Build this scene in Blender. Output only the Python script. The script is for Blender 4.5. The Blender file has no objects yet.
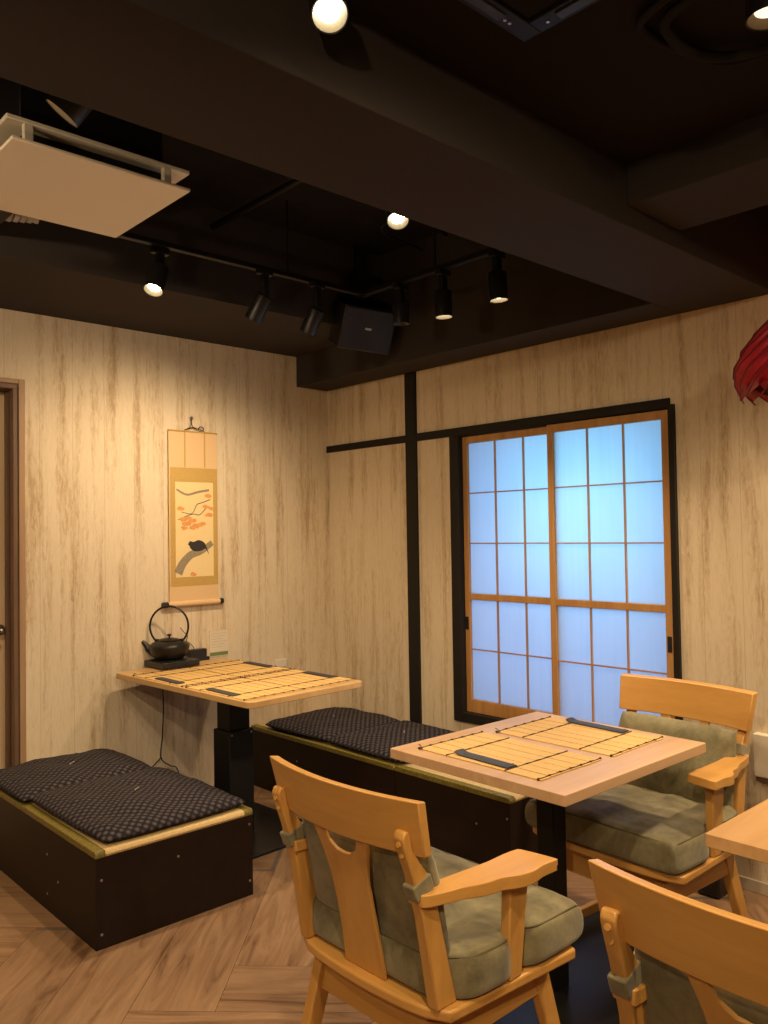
import bpy, bmesh, math, random
from mathutils import Vector, Matrix, Quaternion, noise
PI = math.pi
R = math.radians
sc = bpy.context.scene
col = sc.collection
random.seed(7)

# ------------------------------------------------------------------ materials
def new_mat(name):
    m = bpy.data.materials.new(name); m.use_nodes = True
    nt = m.node_tree; b = nt.nodes['Principled BSDF']
    return m, nt, b
def N(nt, t, **kw):
    n = nt.nodes.new(t)
    for k, v in kw.items():
        if k == 'inp':
            for a, c in v.items(): n.inputs[a].default_value = c
        else: setattr(n, k, v)
    return n
def rgba(c): return (c[0], c[1], c[2], 1)
def plain(name, c, rough=.5, metal=0, spec=.5, bump=0, bscale=200, var=0.08):
    m, nt, b = new_mat(name)
    tc = N(nt, 'ShaderNodeTexCoord'); no = N(nt, 'ShaderNodeTexNoise', inp={'Scale': bscale, 'Detail': 3})
    nt.links.new(tc.outputs['Object'], no.inputs['Vector'])
    mx = N(nt, 'ShaderNodeMix', data_type='RGBA')
    mx.inputs['A'].default_value = rgba([v*(1-var) for v in c]); mx.inputs['B'].default_value = rgba([min(1, v*(1+var)) for v in c])
    nt.links.new(no.outputs['Fac'], mx.inputs['Factor']); nt.links.new(mx.outputs['Result'], b.inputs['Base Color'])
    b.inputs['Roughness'].default_value = rough; b.inputs['Metallic'].default_value = metal
    b.inputs['Specular IOR Level'].default_value = spec
    if bump:
        bp = N(nt, 'ShaderNodeBump', inp={'Strength': bump, 'Distance': .002})
        nt.links.new(no.outputs['Fac'], bp.inputs['Height']); nt.links.new(bp.outputs['Normal'], b.inputs['Normal'])
    return m
def wood(name, c1, c2, axis='y', scale=1., rough=.4, coat=0., knots=0., spec=.5):
    """grain stretched along an object axis"""
    m, nt, b = new_mat(name)
    tc = N(nt, 'ShaderNodeTexCoord'); mp = N(nt, 'ShaderNodeMapping')
    s = [22*scale]*3; s['xyz'.index(axis)] = 1.6*scale
    mp.inputs['Scale'].default_value = s
    nt.links.new(tc.outputs['Object'], mp.inputs['Vector'])
    n1 = N(nt, 'ShaderNodeTexNoise', inp={'Scale': 1., 'Detail': 6, 'Roughness': .6, 'Distortion': .6})
    nt.links.new(mp.outputs['Vector'], n1.inputs['Vector'])
    n2 = N(nt, 'ShaderNodeTexNoise', inp={'Scale': 5., 'Detail': 4, 'Roughness': .7})
    nt.links.new(mp.outputs['Vector'], n2.inputs['Vector'])
    ad = N(nt, 'ShaderNodeMath', operation='MULTIPLY_ADD', inp={1: .35}); nt.links.new(n2.outputs['Fac'], ad.inputs[0]); nt.links.new(n1.outputs['Fac'], ad.inputs[2])
    cr = N(nt, 'ShaderNodeValToRGB')
    cr.color_ramp.elements[0].position = .45; cr.color_ramp.elements[0].color = rgba(c2)
    cr.color_ramp.elements[1].position = .85; cr.color_ramp.elements[1].color = rgba(c1)
    nt.links.new(ad.outputs[0], cr.inputs['Fac'])
    out = cr.outputs['Color']
    if knots:
        vo = N(nt, 'ShaderNodeTexVoronoi', inp={'Scale': 3.2})
        nt.links.new(tc.outputs['Object'], vo.inputs['Vector'])
        k = N(nt, 'ShaderNodeMapRange', inp={'From Min': .03, 'From Max': .07, 'To Min': 1, 'To Max': 0})
        nt.links.new(vo.outputs['Distance'], k.inputs['Value'])
        mx = N(nt, 'ShaderNodeMix', data_type='RGBA'); mx.inputs['B'].default_value = rgba([v*.35 for v in c2])
        nt.links.new(k.outputs['Result'], mx.inputs['Factor']); nt.links.new(out, mx.inputs['A']); out = mx.outputs['Result']
    nt.links.new(out, b.inputs['Base Color'])
    b.inputs['Specular IOR Level'].default_value = spec; b.inputs['Roughness'].default_value = rough; b.inputs['Coat Weight'].default_value = coat; b.inputs['Coat Roughness'].default_value = .25
    bp = N(nt, 'ShaderNodeBump', inp={'Strength': .15, 'Distance': .001})
    nt.links.new(ad.outputs[0], bp.inputs['Height']); nt.links.new(bp.outputs['Normal'], b.inputs['Normal'])
    return m
def wall_mat():
    m, nt, b = new_mat('whitewashed_wood_paper')
    g = N(nt, 'ShaderNodeNewGeometry'); sp = N(nt, 'ShaderNodeSeparateXYZ'); nt.links.new(g.outputs['Position'], sp.inputs[0])
    u = N(nt, 'ShaderNodeMath', operation='SUBTRACT'); nt.links.new(sp.outputs['X'], u.inputs[0]); nt.links.new(sp.outputs['Y'], u.inputs[1])
    def tex(su, sz, det, dist=0, off=0., rough=.6):
        a = N(nt, 'ShaderNodeMath', operation='MULTIPLY', inp={1: su}); nt.links.new(u.outputs[0], a.inputs[0])
        c = N(nt, 'ShaderNodeMath', operation='MULTIPLY', inp={1: sz}); nt.links.new(sp.outputs['Z'], c.inputs[0])
        cb = N(nt, 'ShaderNodeCombineXYZ', inp={2: off}); nt.links.new(a.outputs[0], cb.inputs[0]); nt.links.new(c.outputs[0], cb.inputs[1])
        n = N(nt, 'ShaderNodeTexNoise', inp={'Scale': 1., 'Detail': det, 'Distortion': dist, 'Roughness': rough}); nt.links.new(cb.outputs[0], n.inputs['Vector'])
        return n.outputs['Fac']
    broad = tex(17, 1.1, 2, .3, 3)        # where the brown bands sit
    fine = tex(100, 15, 5, .8, 8, .78)   # flakes
    grain = tex(190, 14, 3, .6, 1)
    def mth(op, a, b_=None, c=None):
        n = N(nt, 'ShaderNodeMath', operation=op)
        for i, v in enumerate((a, b_, c)):
            if v is None: continue
            if isinstance(v, (int, float)): n.inputs[i].default_value = v
            else: nt.links.new(v, n.inputs[i])
        return n.outputs[0]
    s = mth('ADD', mth('MULTIPLY', broad, 1.15), fine)
    r1 = N(nt, 'ShaderNodeMapRange', inp={'From Min': 1.03, 'From Max': 1.36, 'To Min': 0, 'To Max': .75}); nt.links.new(s, r1.inputs['Value'])
    r2 = N(nt, 'ShaderNodeMapRange', inp={'From Min': .45, 'From Max': .8, 'To Min': 0, 'To Max': .3}); nt.links.new(grain, r2.inputs['Value'])
    f = mth('MAXIMUM', r1.outputs['Result'], r2.outputs['Result'])
    cr = N(nt, 'ShaderNodeValToRGB')
    e = cr.color_ramp.elements
    e[0].position = 0; e[0].color = (.68, .57, .415, 1)
    e[1].position = 1; e[1].color = (.33, .215, .12, 1)
    x = e.new(.5); x.color = (.54, .42, .275, 1)
    nt.links.new(f, cr.inputs['Fac'])
    # faint board joints every 0.3 m
    fr = mth('FRACT', mth('MULTIPLY', u.outputs[0], 1/.152)); d = mth('LESS_THAN', fr, .018)
    mx = N(nt, 'ShaderNodeMix', data_type='RGBA'); mx.inputs['B'].default_value = (.36, .28, .19, 1)
    nt.links.new(mth('MULTIPLY', d, .45), mx.inputs['Factor']); nt.links.new(cr.outputs['Color'], mx.inputs['A'])
    nt.links.new(mx.outputs['Result'], b.inputs['Base Color'])
    b.inputs['Roughness'].default_value = .75; b.inputs['Specular IOR Level'].default_value = .2
    bp = N(nt, 'ShaderNodeBump', inp={'Strength': .2, 'Distance': .001}); nt.links.new(f, bp.inputs['Height']); nt.links.new(bp.outputs['Normal'], b.inputs['Normal'])
    return m
def floor_mat():
    m, nt, b = new_mat('herringbone_floor')
    uv = N(nt, 'ShaderNodeUVMap'); at = N(nt, 'ShaderNodeVertexColor'); at.layer_name = 'plank'
    sp = N(nt, 'ShaderNodeSeparateColor'); nt.links.new(at.outputs['Color'], sp.inputs[0])
    of = N(nt, 'ShaderNodeVectorMath', operation='MULTIPLY_ADD'); of.inputs[1].default_value = (37, 23, 5)
    nt.links.new(at.outputs['Color'], of.inputs[0]); nt.links.new(uv.outputs['UV'], of.inputs[2])
    mp = N(nt, 'ShaderNodeMapping'); mp.inputs['Scale'].default_value = (1.8, 14, 1); nt.links.new(of.outputs[0], mp.inputs['Vector'])
    n1 = N(nt, 'ShaderNodeTexNoise', inp={'Scale': 1.3, 'Detail': 7, 'Roughness': .62, 'Distortion': 1.2}); nt.links.new(mp.outputs[0], n1.inputs['Vector'])
    cr = N(nt, 'ShaderNodeValToRGB'); e = cr.color_ramp.elements
    e[0].position = .32; e[0].color = (.12, .06, .028, 1); e[1].position = .68; e[1].color = (.35, .212, .118, 1)
    x = e.new(.45); x.color = (.245, .14, .075, 1)
    nt.links.new(n1.outputs['Fac'], cr.inputs['Fac'])
    hs = N(nt, 'ShaderNodeHueSaturation'); mr = N(nt, 'ShaderNodeMapRange', inp={'To Min': .93, 'To Max': 1.06}); nt.links.new(sp.outputs[0], mr.inputs['Value'])
    nt.links.new(mr.outputs['Result'], hs.inputs['Value']); nt.links.new(cr.outputs['Color'], hs.inputs['Color'])
    mx = N(nt, 'ShaderNodeMix', data_type='RGBA'); mx.inputs['B'].default_value = (.13, .10, .085, 1)
    nt.links.new(sp.outputs[1], mx.inputs['Factor']); nt.links.new(hs.outputs['Color'], mx.inputs['A'])
    nt.links.new(mx.outputs['Result'], b.inputs['Base Color'])
    b.inputs['Roughness'].default_value = .42
    bp = N(nt, 'ShaderNodeBump', inp={'Strength': .25, 'Distance': .001}); nt.links.new(n1.outputs['Fac'], bp.inputs['Height']); nt.links.new(bp.outputs['Normal'], b.inputs['Normal'])
    return m
def zabuton_mat():
    m, nt, b = new_mat('indigo_pattern_cloth')
    tc = N(nt, 'ShaderNodeTexCoord'); mp = N(nt, 'ShaderNodeMapping'); mp.inputs['Rotation'].default_value = (0, 0, R(45))
    nt.links.new(tc.outputs['Object'], mp.inputs['Vector'])
    vo = N(nt, 'ShaderNodeTexVoronoi', voronoi_dimensions='2D', inp={'Scale': 44., 'Randomness': 0.}); nt.links.new(mp.outputs[0], vo.inputs['Vector'])
    a = N(nt, 'ShaderNodeMapRange', inp={'From Min': .16, 'From Max': .46, 'To Min': 1, 'To Max': 0}); nt.links.new(vo.outputs['Distance'], a.inputs['Value'])
    no = N(nt, 'ShaderNodeTexNoise', inp={'Scale': 260, 'Detail': 2}); nt.links.new(tc.outputs['Object'], no.inputs['Vector'])
    k = N(nt, 'ShaderNodeMath', operation='MULTIPLY'); nt.links.new(a.outputs[0], k.inputs[0]); nt.links.new(no.outputs['Fac'], k.inputs[1])
    mx = N(nt, 'ShaderNodeMix', data_type='RGBA'); mx.inputs['A'].default_value = (.016, .0135, .017, 1); mx.inputs['B'].default_value = (.15, .128, .135, 1)
    nt.links.new(k.outputs[0], mx.inputs['Factor']); nt.links.new(mx.outputs['Result'], b.inputs['Base Color'])
    b.inputs['Roughness'].default_value = .9; b.inputs['Specular IOR Level'].default_value = .15
    return m
def suede_mat():
    m, nt, b = new_mat('olive_suede')
    tc = N(nt, 'ShaderNodeTexCoord')
    n1 = N(nt, 'ShaderNodeTexNoise', inp={'Scale': 9, 'Detail': 6, 'Roughness': .65, 'Distortion': .5}); nt.links.new(tc.outputs['Object'], n1.inputs['Vector'])
    n2 = N(nt, 'ShaderNodeTexNoise', inp={'Scale': 55, 'Detail': 4, 'Roughness': .7}); nt.links.new(tc.outputs['Object'], n2.inputs['Vector'])
    cr = N(nt, 'ShaderNodeValToRGB'); e = cr.color_ramp.elements
    e[0].position = .3; e[0].color = (.09, .078, .038, 1); e[1].position = .75; e[1].color = (.29, .255, .135, 1)
    ad = N(nt, 'ShaderNodeMath', operation='MULTIPLY_ADD', inp={1: .25}); nt.links.new(n2.outputs['Fac'], ad.inputs[0]); nt.links.new(n1.outputs['Fac'], ad.inputs[2])
    sb = N(nt, 'ShaderNodeMath', operation='SUBTRACT', inp={1: .12}); nt.links.new(ad.outputs[0], sb.inputs[0])
    nt.links.new(sb.outputs[0], cr.inputs['Fac']); nt.links.new(cr.outputs['Color'], b.inputs['Base Color'])
    b.inputs['Roughness'].default_value = .62; b.inputs['Sheen Weight'].default_value = .3; b.inputs['Specular IOR Level'].default_value = .3
    bp = N(nt, 'ShaderNodeBump', inp={'Strength': .4, 'Distance': .003}); nt.links.new(ad.outputs[0], bp.inputs['Height']); nt.links.new(bp.outputs['Normal'], b.inputs['Normal'])
    return m
def weave_mat(name, c1, c2, sc_, axis):
    """fine ribs running across `axis`"""
    m, nt, b = new_mat(name)
    tc = N(nt, 'ShaderNodeTexCoord')
    w = N(nt, 'ShaderNodeTexWave', bands_direction=axis, inp={'Scale': sc_, 'Distortion': 1.2, 'Detail': 2, 'Detail Scale': 8}); nt.links.new(tc.outputs['Object'], w.inputs['Vector'])
    no = N(nt, 'ShaderNodeTexNoise', inp={'Scale': 90, 'Detail': 3}); nt.links.new(tc.outputs['Object'], no.inputs['Vector'])
    mu = N(nt, 'ShaderNodeMath', operation='MULTIPLY'); nt.links.new(w.outputs['Fac'], mu.inputs[0]); nt.links.new(no.outputs['Fac'], mu.inputs[1])
    mx = N(nt, 'ShaderNodeMix', data_type='RGBA'); mx.inputs['A'].default_value = rgba(c2); mx.inputs['B'].default_value = rgba(c1)
    mr = N(nt, 'ShaderNodeMapRange', inp={'From Max': .5}); nt.links.new(mu.outputs[0], mr.inputs['Value'])
    nt.links.new(mr.outputs[0], mx.inputs['Factor']); nt.links.new(mx.outputs['Result'], b.inputs['Base Color'])
    b.inputs['Roughness'].default_value = .7
    bp = N(nt, 'ShaderNodeBump', inp={'Strength': .5, 'Distance': .001}); nt.links.new(w.outputs['Fac'], bp.inputs['Height']); nt.links.new(bp.outputs['Normal'], b.inputs['Normal'])
    return m
def emit_mat(name, c, s):
    m, nt, b = new_mat(name)
    b.inputs['Base Color'].default_value = rgba(c); b.inputs['Emission Color'].default_value = rgba(c); b.inputs['Emission Strength'].default_value = s
    return m
def pane_mat():
    m = bpy.data.materials.new('frosted_shoji_pane'); m.use_nodes = True; nt = m.node_tree; nt.nodes.clear()
    o = N(nt, 'ShaderNodeOutputMaterial'); t = N(nt, 'ShaderNodeBsdfTranslucent', inp={'Color': (.86, .9, .95, 1)})
    d = N(nt, 'ShaderNodeBsdfDiffuse', inp={'Color': (.7, .72, .75, 1)}); mx = N(nt, 'ShaderNodeMixShader', inp={0: .18})
    g = N(nt, 'ShaderNodeNewGeometry'); mp = N(nt, 'ShaderNodeMapping'); mp.inputs['Scale'].default_value = (1, 40, 1.5); nt.links.new(g.outputs['Position'], mp.inputs[0])
    no = N(nt, 'ShaderNodeTexNoise', inp={'Scale': 1, 'Detail': 3}); nt.links.new(mp.outputs[0], no.inputs['Vector'])
    c = N(nt, 'ShaderNodeMix', data_type='RGBA'); c.inputs['A'].default_value = (.80, .85, .92, 1); c.inputs['B'].default_value = (.92, .95, .98, 1)
    nt.links.new(no.outputs['Fac'], c.inputs['Factor']); nt.links.new(c.outputs['Result'], t.inputs['Color'])
    nt.links.new(t.outputs[0], mx.inputs[1]); nt.links.new(d.outputs[0], mx.inputs[2]); nt.links.new(mx.outputs[0], o.inputs[0])
    return m

M = dict(
    wall=wall_mat(), floor=floor_mat(), zab=zabuton_mat(), suede=suede_mat(),
    ceil=plain('dark_ceiling_paint', (.046, .037, .032), .85, spec=.15, bump=.15, bscale=60),
    nearceil=plain('near_black_ceiling_paint', (.018, .013, .011), .9, spec=.1, bump=.15, bscale=60),
    recess=plain('black_raw_ceiling', (.018, .015, .013), .9, spec=.1, bump=.8, bscale=14, var=.35),
    trim=plain('black_trim', (.013, .010, .008), .6, spec=.25),
    sash=wood('sash_wood', (.47, .25, .085), (.33, .16, .05), 'z', 1., .45),
    pane=pane_mat(), seam=plain('dark_olive_piping', (.12, .10, .048), .7),
    doorwood=wood('door_pale_wood', (.80, .62, .40), (.7, .5, .3), 'z', .6, .5),
    jamb=wood('jamb_brown_wood', (.17, .10, .06), (.10, .055, .032), 'z', .8, .55),
    casing=wood('casing_wood', (.40, .25, .14), (.30, .18, .10), 'z', .8, .5),
    honey=wood('honey_wood', (.64, .345, .092), (.50, .245, .055), 'x', .55, .36, .25),
    honey_y=wood('honey_wood_cross', (.64, .345, .092), (.50, .245, .055), 'y', .5, .36, .25),
    honey_z=wood('honey_wood_upright', (.64, .345, .092), (.49, .24, .053), 'z', .55, .36, .25),
    top1=wood('yellow_oak_top', (.62, .40, .17), (.50, .30, .12), 'y', .8, .38),
    top2=wood('pinkish_oak_top', (.58, .375, .215), (.47, .285, .155), 'x', .7, .42),
    top3=wood('knotty_oak_top', (.60, .36, .16), (.46, .255, .10), 'x', .6, .42, 0, 1.),
    steel=plain('black_powder_steel', (.008, .007, .007), .5, spec=.25),
    gloss=plain('black_glossy_plate', (.012, .011, .011), .30, spec=.25),
    bench=wood('dark_bench_board', (.020, .0105, .0065), (.012, .006, .004), 'y', .8, .55, spec=.22),
    tatami=weave_mat('tatami_straw', (.74, .55, .26), (.48, .33, .13), 62, 'X'),
    brocade=plain('green_gold_brocade', (.17, .135, .025), .5, bump=.6, bscale=110, var=.95),
    bamboo=weave_mat('bamboo_slats', (.76, .51, .20), (.54, .32, .10), 55, 'X'),
    thread=plain('dark_thread', (.035, .018, .012), .8),
    pouch=plain('slate_pouch', (.030, .032, .042), .55, bump=.3, bscale=350),
    iron=plain('cast_iron', (.012, .011, .010), .38, metal=.3, bump=.3, bscale=160),
    blackplastic=plain('black_plastic', (.014, .012, .011), .38),
    spkplastic=plain('speaker_plastic', (.022, .024, .030), .5),
    acpanel=plain('cream_panel', (.82, .74, .60), .5, var=.02),
    peach=plain('peach_silk', (.66, .45, .24), .75, bump=.2, bscale=400),
    gold=plain('gold_brocade', (.48, .31, .085), .6, bump=.8, bscale=260, var=.3),
    paper=plain('aged_paper', (.74, .57, .29), .8),
    orange=plain('orange_paint', (.66, .30, .09), .8, var=.25, bscale=90),
    greybark=plain('grey_brown_ink', (.27, .215, .14), .8, var=.35, bscale=120),
    ink=plain('black_ink', (.025, .02, .02), .8),
    bead=plain('screw_silver', (.50, .46, .42), .35, metal=.9),
    metal=plain('brushed_steel', (.55, .53, .50), .28, metal=1),
    white=plain('offwhite', (.68, .63, .55), .6),
    card=plain('card_paper', (.66, .58, .45), .7), green=plain('card_green', (.16, .22, .08), .7), ink2=plain('grey_print', (.36, .31, .25), .7),
    red=plain('red_paper', (.34, .007, .022), .5, bump=.5, bscale=50, var=.4),
    rededge=plain('dark_red_rib', (.13, .006, .014), .5),
    reflector=plain('cream_reflector', (.36, .30, .20), .35),
    base=plain('pale_baseboard', (.48, .40, .30), .6),
    lamp=emit_mat('lamp_lens_on', (1, .90, .68), 14), lampdim=emit_mat('lamp_lens_side', (1, .86, .62), 1.2),
)

# ------------------------------------------------------------------ geometry helpers
def box(bm, x0, x1, y0, y1, z0, z1, mat=None):
    vs = [bm.verts.new(p) for p in ((x0,y0,z0),(x1,y0,z0),(x1,y1,z0),(x0,y1,z0),(x0,y0,z1),(x1,y0,z1),(x1,y1,z1),(x0,y1,z1))]
    if mat is not None:
        for v in vs: v.co = mat @ v.co
    for f in ((0,3,2,1),(4,5,6,7),(0,1,5,4),(1,2,6,5),(2,3,7,6),(3,0,4,7)): bm.faces.new([vs[i] for i in f])
    return vs
def loft(bm, rings, cap=True, closed=True):
    """rings: equal-length lists of points"""
    vr = [[bm.verts.new(p) for p in r] for r in rings]
    n = len(vr[0])
    for a, b in zip(vr, vr[1:]):
        for i in range(n if closed else n-1):
            j = (i+1) % n
            bm.faces.new((a[i], a[j], b[j], b[i]))
    if cap:
        bm.faces.new(vr[0][::-1]); bm.faces.new(vr[-1])
    return vr
def prism(bm, pts, axis, a, b):
    """2-D outline extruded along axis from a to b"""
    def P(p, t):
        if axis == 'z': return (p[0], p[1], t)
        if axis == 'y': return (p[0], t, p[1])
        return (t, p[0], p[1])
    loft(bm, [[P(p, a) for p in pts], [P(p, b) for p in pts]])
def cyl(bm, p0, p1, r0, r1=None, n=20, cap=True):
    p0, p1 = Vector(p0), Vector(p1); r1 = r0 if r1 is None else r1
    q = (p1-p0).to_track_quat('Z', 'Y')
    loft(bm, [[p0+q @ Vector((r0*math.cos(2*PI*i/n), r0*math.sin(2*PI*i/n), 0)) for i in range(n)],
              [p1+q @ Vector((r1*math.cos(2*PI*i/n), r1*math.sin(2*PI*i/n), 0)) for i in range(n)]], cap)
def tube(bm, pts, r, n=8, closed=False):
    pts = [Vector(p) for p in pts]; rings = []
    m = len(pts)
    for i, p in enumerate(pts):
        if closed: d = pts[(i+1) % m]-pts[i-1]
        else: d = pts[min(i+1, m-1)]-pts[max(i-1, 0)]
        q = d.to_track_quat('Z', 'Y')
        if i:
            # keep twist low: align with the previous frame
            x = px - d.normalized()*px.dot(d.normalized()); x.normalize()
        else: x = q @ Vector((1, 0, 0))
        y = d.normalized().cross(x); px = x
        rr = r(i/(m-1)) if callable(r) else r
        rings.append([p+x*rr*math.cos(2*PI*k/n)+y*rr*math.sin(2*PI*k/n) for k in range(n)])
    if closed: rings.append(rings[0]); loft(bm, rings, False); bmesh.ops.remove_doubles(bm, verts=bm.verts, dist=1e-5)
    else: loft(bm, rings)
def lathe(bm, prof, n=32, c=(0, 0), cap=True):
    loft(bm, [[(c[0]+r*math.cos(2*PI*i/n), c[1]+r*math.sin(2*PI*i/n), z) for i in range(n)] for r, z in prof], cap)
def spline(pts, n=8):
    """Catmull-Rom through points"""
    P = [Vector(p) for p in pts]; P = [P[0]*2-P[1]]+P+[P[-1]*2-P[-2]]; out = []
    for i in range(1, len(P)-2):
        for k in range(n):
            t = k/n; a, b, c, d = P[i-1:i+3]
            out.append(.5*((2*b)+(c-a)*t+(2*a-5*b+4*c-d)*t*t+(3*b-a-3*c+d)*t**3))
    out.append(P[-2]); return out
def obj(name, bm, m, parent=None, bevel=0, smooth=False, sub=0, segs=2):
    bmesh.ops.recalc_face_normals(bm, faces=bm.faces)
    me = bpy.data.meshes.new(name); bm.to_mesh(me); bm.free()
    o = bpy.data.objects.new(name, me); col.objects.link(o)
    for mm in (m if isinstance(m, (list, tuple)) else [m]): me.materials.append(mm)
    if parent is not None: o.parent = parent
    if bevel:
        b = o.modifiers.new('bevel', 'BEVEL'); b.width = bevel; b.segments = segs; b.limit_method = 'ANGLE'; b.angle_limit = R(35); b.harden_normals = False
    if sub:
        s = o.modifiers.new('sub', 'SUBSURF'); s.levels = sub; s.render_levels = sub
    if smooth or bevel:
        for p in me.polygons: p.use_smooth = True
        if not smooth or smooth == 'auto':
            me.set_sharp_from_angle(angle=R(40))
    return o
def B(name, x0, x1, y0, y1, z0, z1, m, parent=None, bevel=0, mat=None):
    bm = bmesh.new(); box(bm, x0, x1, y0, y1, z0, z1, mat); return obj(name, bm, m, parent, bevel)
def tag(o, label, cat, group=None):
    o['label'] = label; o['category'] = cat
    if group: o['group'] = group
    return o
def thing(name, label, cat, loc=(0,0,0), rz=0, group=None):
    o = bpy.data.objects.new(name, None); col.objects.link(o); o.empty_display_size = .1
    o.location = loc; o.rotation_euler = (0, 0, rz); return tag(o, label, cat, group)
def struct(o): o['kind'] = 'structure'; return o
def kids(o): return [c for c in bpy.data.objects if c.parent == o]
def copy_tree(o, parent=None):
    c = o.copy(); col.objects.link(c)
    if parent is not None: c.parent = parent
    for ch in kids(o): copy_tree(ch, c)
    return c

# ------------------------------------------------------------------ the room
XL, YN = -5.2, -6.4           # far sides of the room behind the viewer
# floor: herringbone planks as one mesh
def build_floor():
    bm = bmesh.new(); uvl = bm.loops.layers.uv.new('UVMap'); cl = bm.loops.layers.color.new('plank')
    w, L = .245, .98; c45 = math.sqrt(.5); rnd = random.Random(3)
    def put(s0, s1, t0, t1, along, rv, strip, z):
        P = []
        for s, t in ((s0,t0),(s1,t0),(s1,t1),(s0,t1)):
            P.append((c45*(s+t), c45*(t-s), z, s, t))
        if all(p[0] < XL or p[0] > .05 or p[1] < YN or p[1] > .3 for p in P): return
        f = bm.faces.new([bm.verts.new(p[:3]) for p in P])
        for lp, p in zip(f.loops, P):
            lp[uvl].uv = (p[4], p[3]) if along == 't' else (p[3], p[4]); lp[cl] = (rv, strip, rv*.7, 1)
    g = .0006; so, to = -.073, -2.51
    for i in range(-40, 40):
        for j in range(-12, 12):
            # classic herringbone lattice
            s = so+w*i+ L*j*1.0 - 0; t = to+w*i - L*j
            rv = rnd.random()
            put(s+g, s+L-g, t+g, t+w-g, 's', rv, 0, 0)
            rv2 = rnd.random()
            put(s+g-0, s+w-g, t+w+g, t+w+L-g, 't', rv2, 0, 0)
            if rv < .5: put(s+L-.018, s+L-.003, t+g, t+w-g, 's', rv, 1, .0004)
            if rv2 < .5: put(s+g, s+w-g, t+w+L-.018, t+w+L-.003, 't', rv2, 1, .0004)
    return bm
fl = obj('floor', build_floor(), M['floor']); struct(fl)
# sub floor under the planks, same object kind
struct(B('floor', XL, 0, YN, .3, -.12, -.0015, M['trim']))

# back wall (y = 0) with door opening
DX0, DX1, DZ = -2.62, -1.763, 2.023
bm = bmesh.new()
box(bm, XL, DX0, 0, .12, 0, 2.9); box(bm, DX0, DX1, 0, .12, DZ, 2.9); box(bm, DX1, .12, 0, .12, 0, 2.9)
struct(obj('wall_back', bm, M['wall']))
# right wall (x = 0) with window opening
WY0, WY1, WZ0, WZ1 = -2.165, -1.03, .445, 1.812
bm = bmesh.new()
box(bm, 0, .12, YN, WY0, 0, 2.9); box(bm, 0, .12, WY1, 0, 0, 2.9); box(bm, 0, .12, WY0, WY1, 0, WZ0); box(bm, 0, .12, WY0, WY1, WZ1, 2.9)
struct(obj('wall_right', bm, M['wall']))
struct(B('wall_left', XL-.1, XL, YN, .12, 0, 2.9, M['wall']))
struct(B('wall_front', XL, .12, YN-.1, YN, 0, 2.9, M['wall']))
struct(B('baseboard_right', -.010, 0, YN, -1.78, 0, .045, M['base'], bevel=.002))
struct(B('baseboard_back', -1.736, -.002, -.010, 0, 0, .045, M['base'], bevel=.002))

# ceiling: main level 2.35, deep dark bays at 2.75, beams
CZ, RZ, BZ = 2.35, 2.75, 2.178
bm = bmesh.new()
box(bm, XL, -.224, -.705, 0, CZ, 2.85)                 # strip along the back wall
obj_c = obj('ceiling', bm, M['ceil']); struct(obj_c)
bm = bmesh.new(); box(bm, XL, -1.0, YN, -2.58, CZ, 2.85); struct(obj('ceiling', bm, M['nearceil']))
bm = bmesh.new()
box(bm, XL, -.224, -2.22, -.705, RZ, 2.85); box(bm, -.70, 0, YN, -2.58, RZ, 2.85)
struct(obj('ceiling', bm, M['recess']))
bm = bmesh.new(); box(bm, XL, 0, -2.58, -2.22, BZ, 2.84); struct(obj('trim_1', bm, M['ceil'], bevel=.003))        # the big beam
bm = bmesh.new(); box(bm, -.224, 0, -2.22, 0, BZ, 2.84); struct(obj('trim_2', bm, M['ceil'], bevel=.003))      # soffit over the window
bm = bmesh.new(); box(bm, -1.0, -.70, YN, -2.58, 2.236, 2.84); struct(obj('trim_3', bm, M['ceil'], bevel=.003)) # cross beam
bm = bmesh.new(); box(bm, -2.9, -2.10, -1.05, -.705, 2.42, 2.75); struct(obj('trim_4', bm, M['ceil'], bevel=.003)) # boxed duct
# pipes in the dark bay
bm = bmesh.new(); tube(bm, [(-2.1,-1.9,2.68),(-.3,-1.25,2.69)], .009); tube(bm, [(-1.2,-.72,2.66),(-1.2,-2.2,2.66)], .014)
tube(bm, spline([(-.95,-2.2,2.60),(-.85,-1.75,2.56),(-.75,-1.3,2.60),(-.3,-1.1,2.66)]), .006)
tag(obj('ceiling_conduit', bm, M['steel'], smooth=True), 'black conduits and cable running across the dark ceiling bay', 'pipe')

# black post and rail on the right wall
struct(B('trim_5', -.014, 0, -.745, -.667, 0, BZ, M['trim'], bevel=.002))
bm = bmesh.new(); box(bm, -.012, 0, -.667, 0, 1.812, 1.850); box(bm, -.012, 0, -2.165, -.745, 1.812, 1.852)
struct(obj('trim_6', bm, M['trim'], bevel=.0015))

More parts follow.
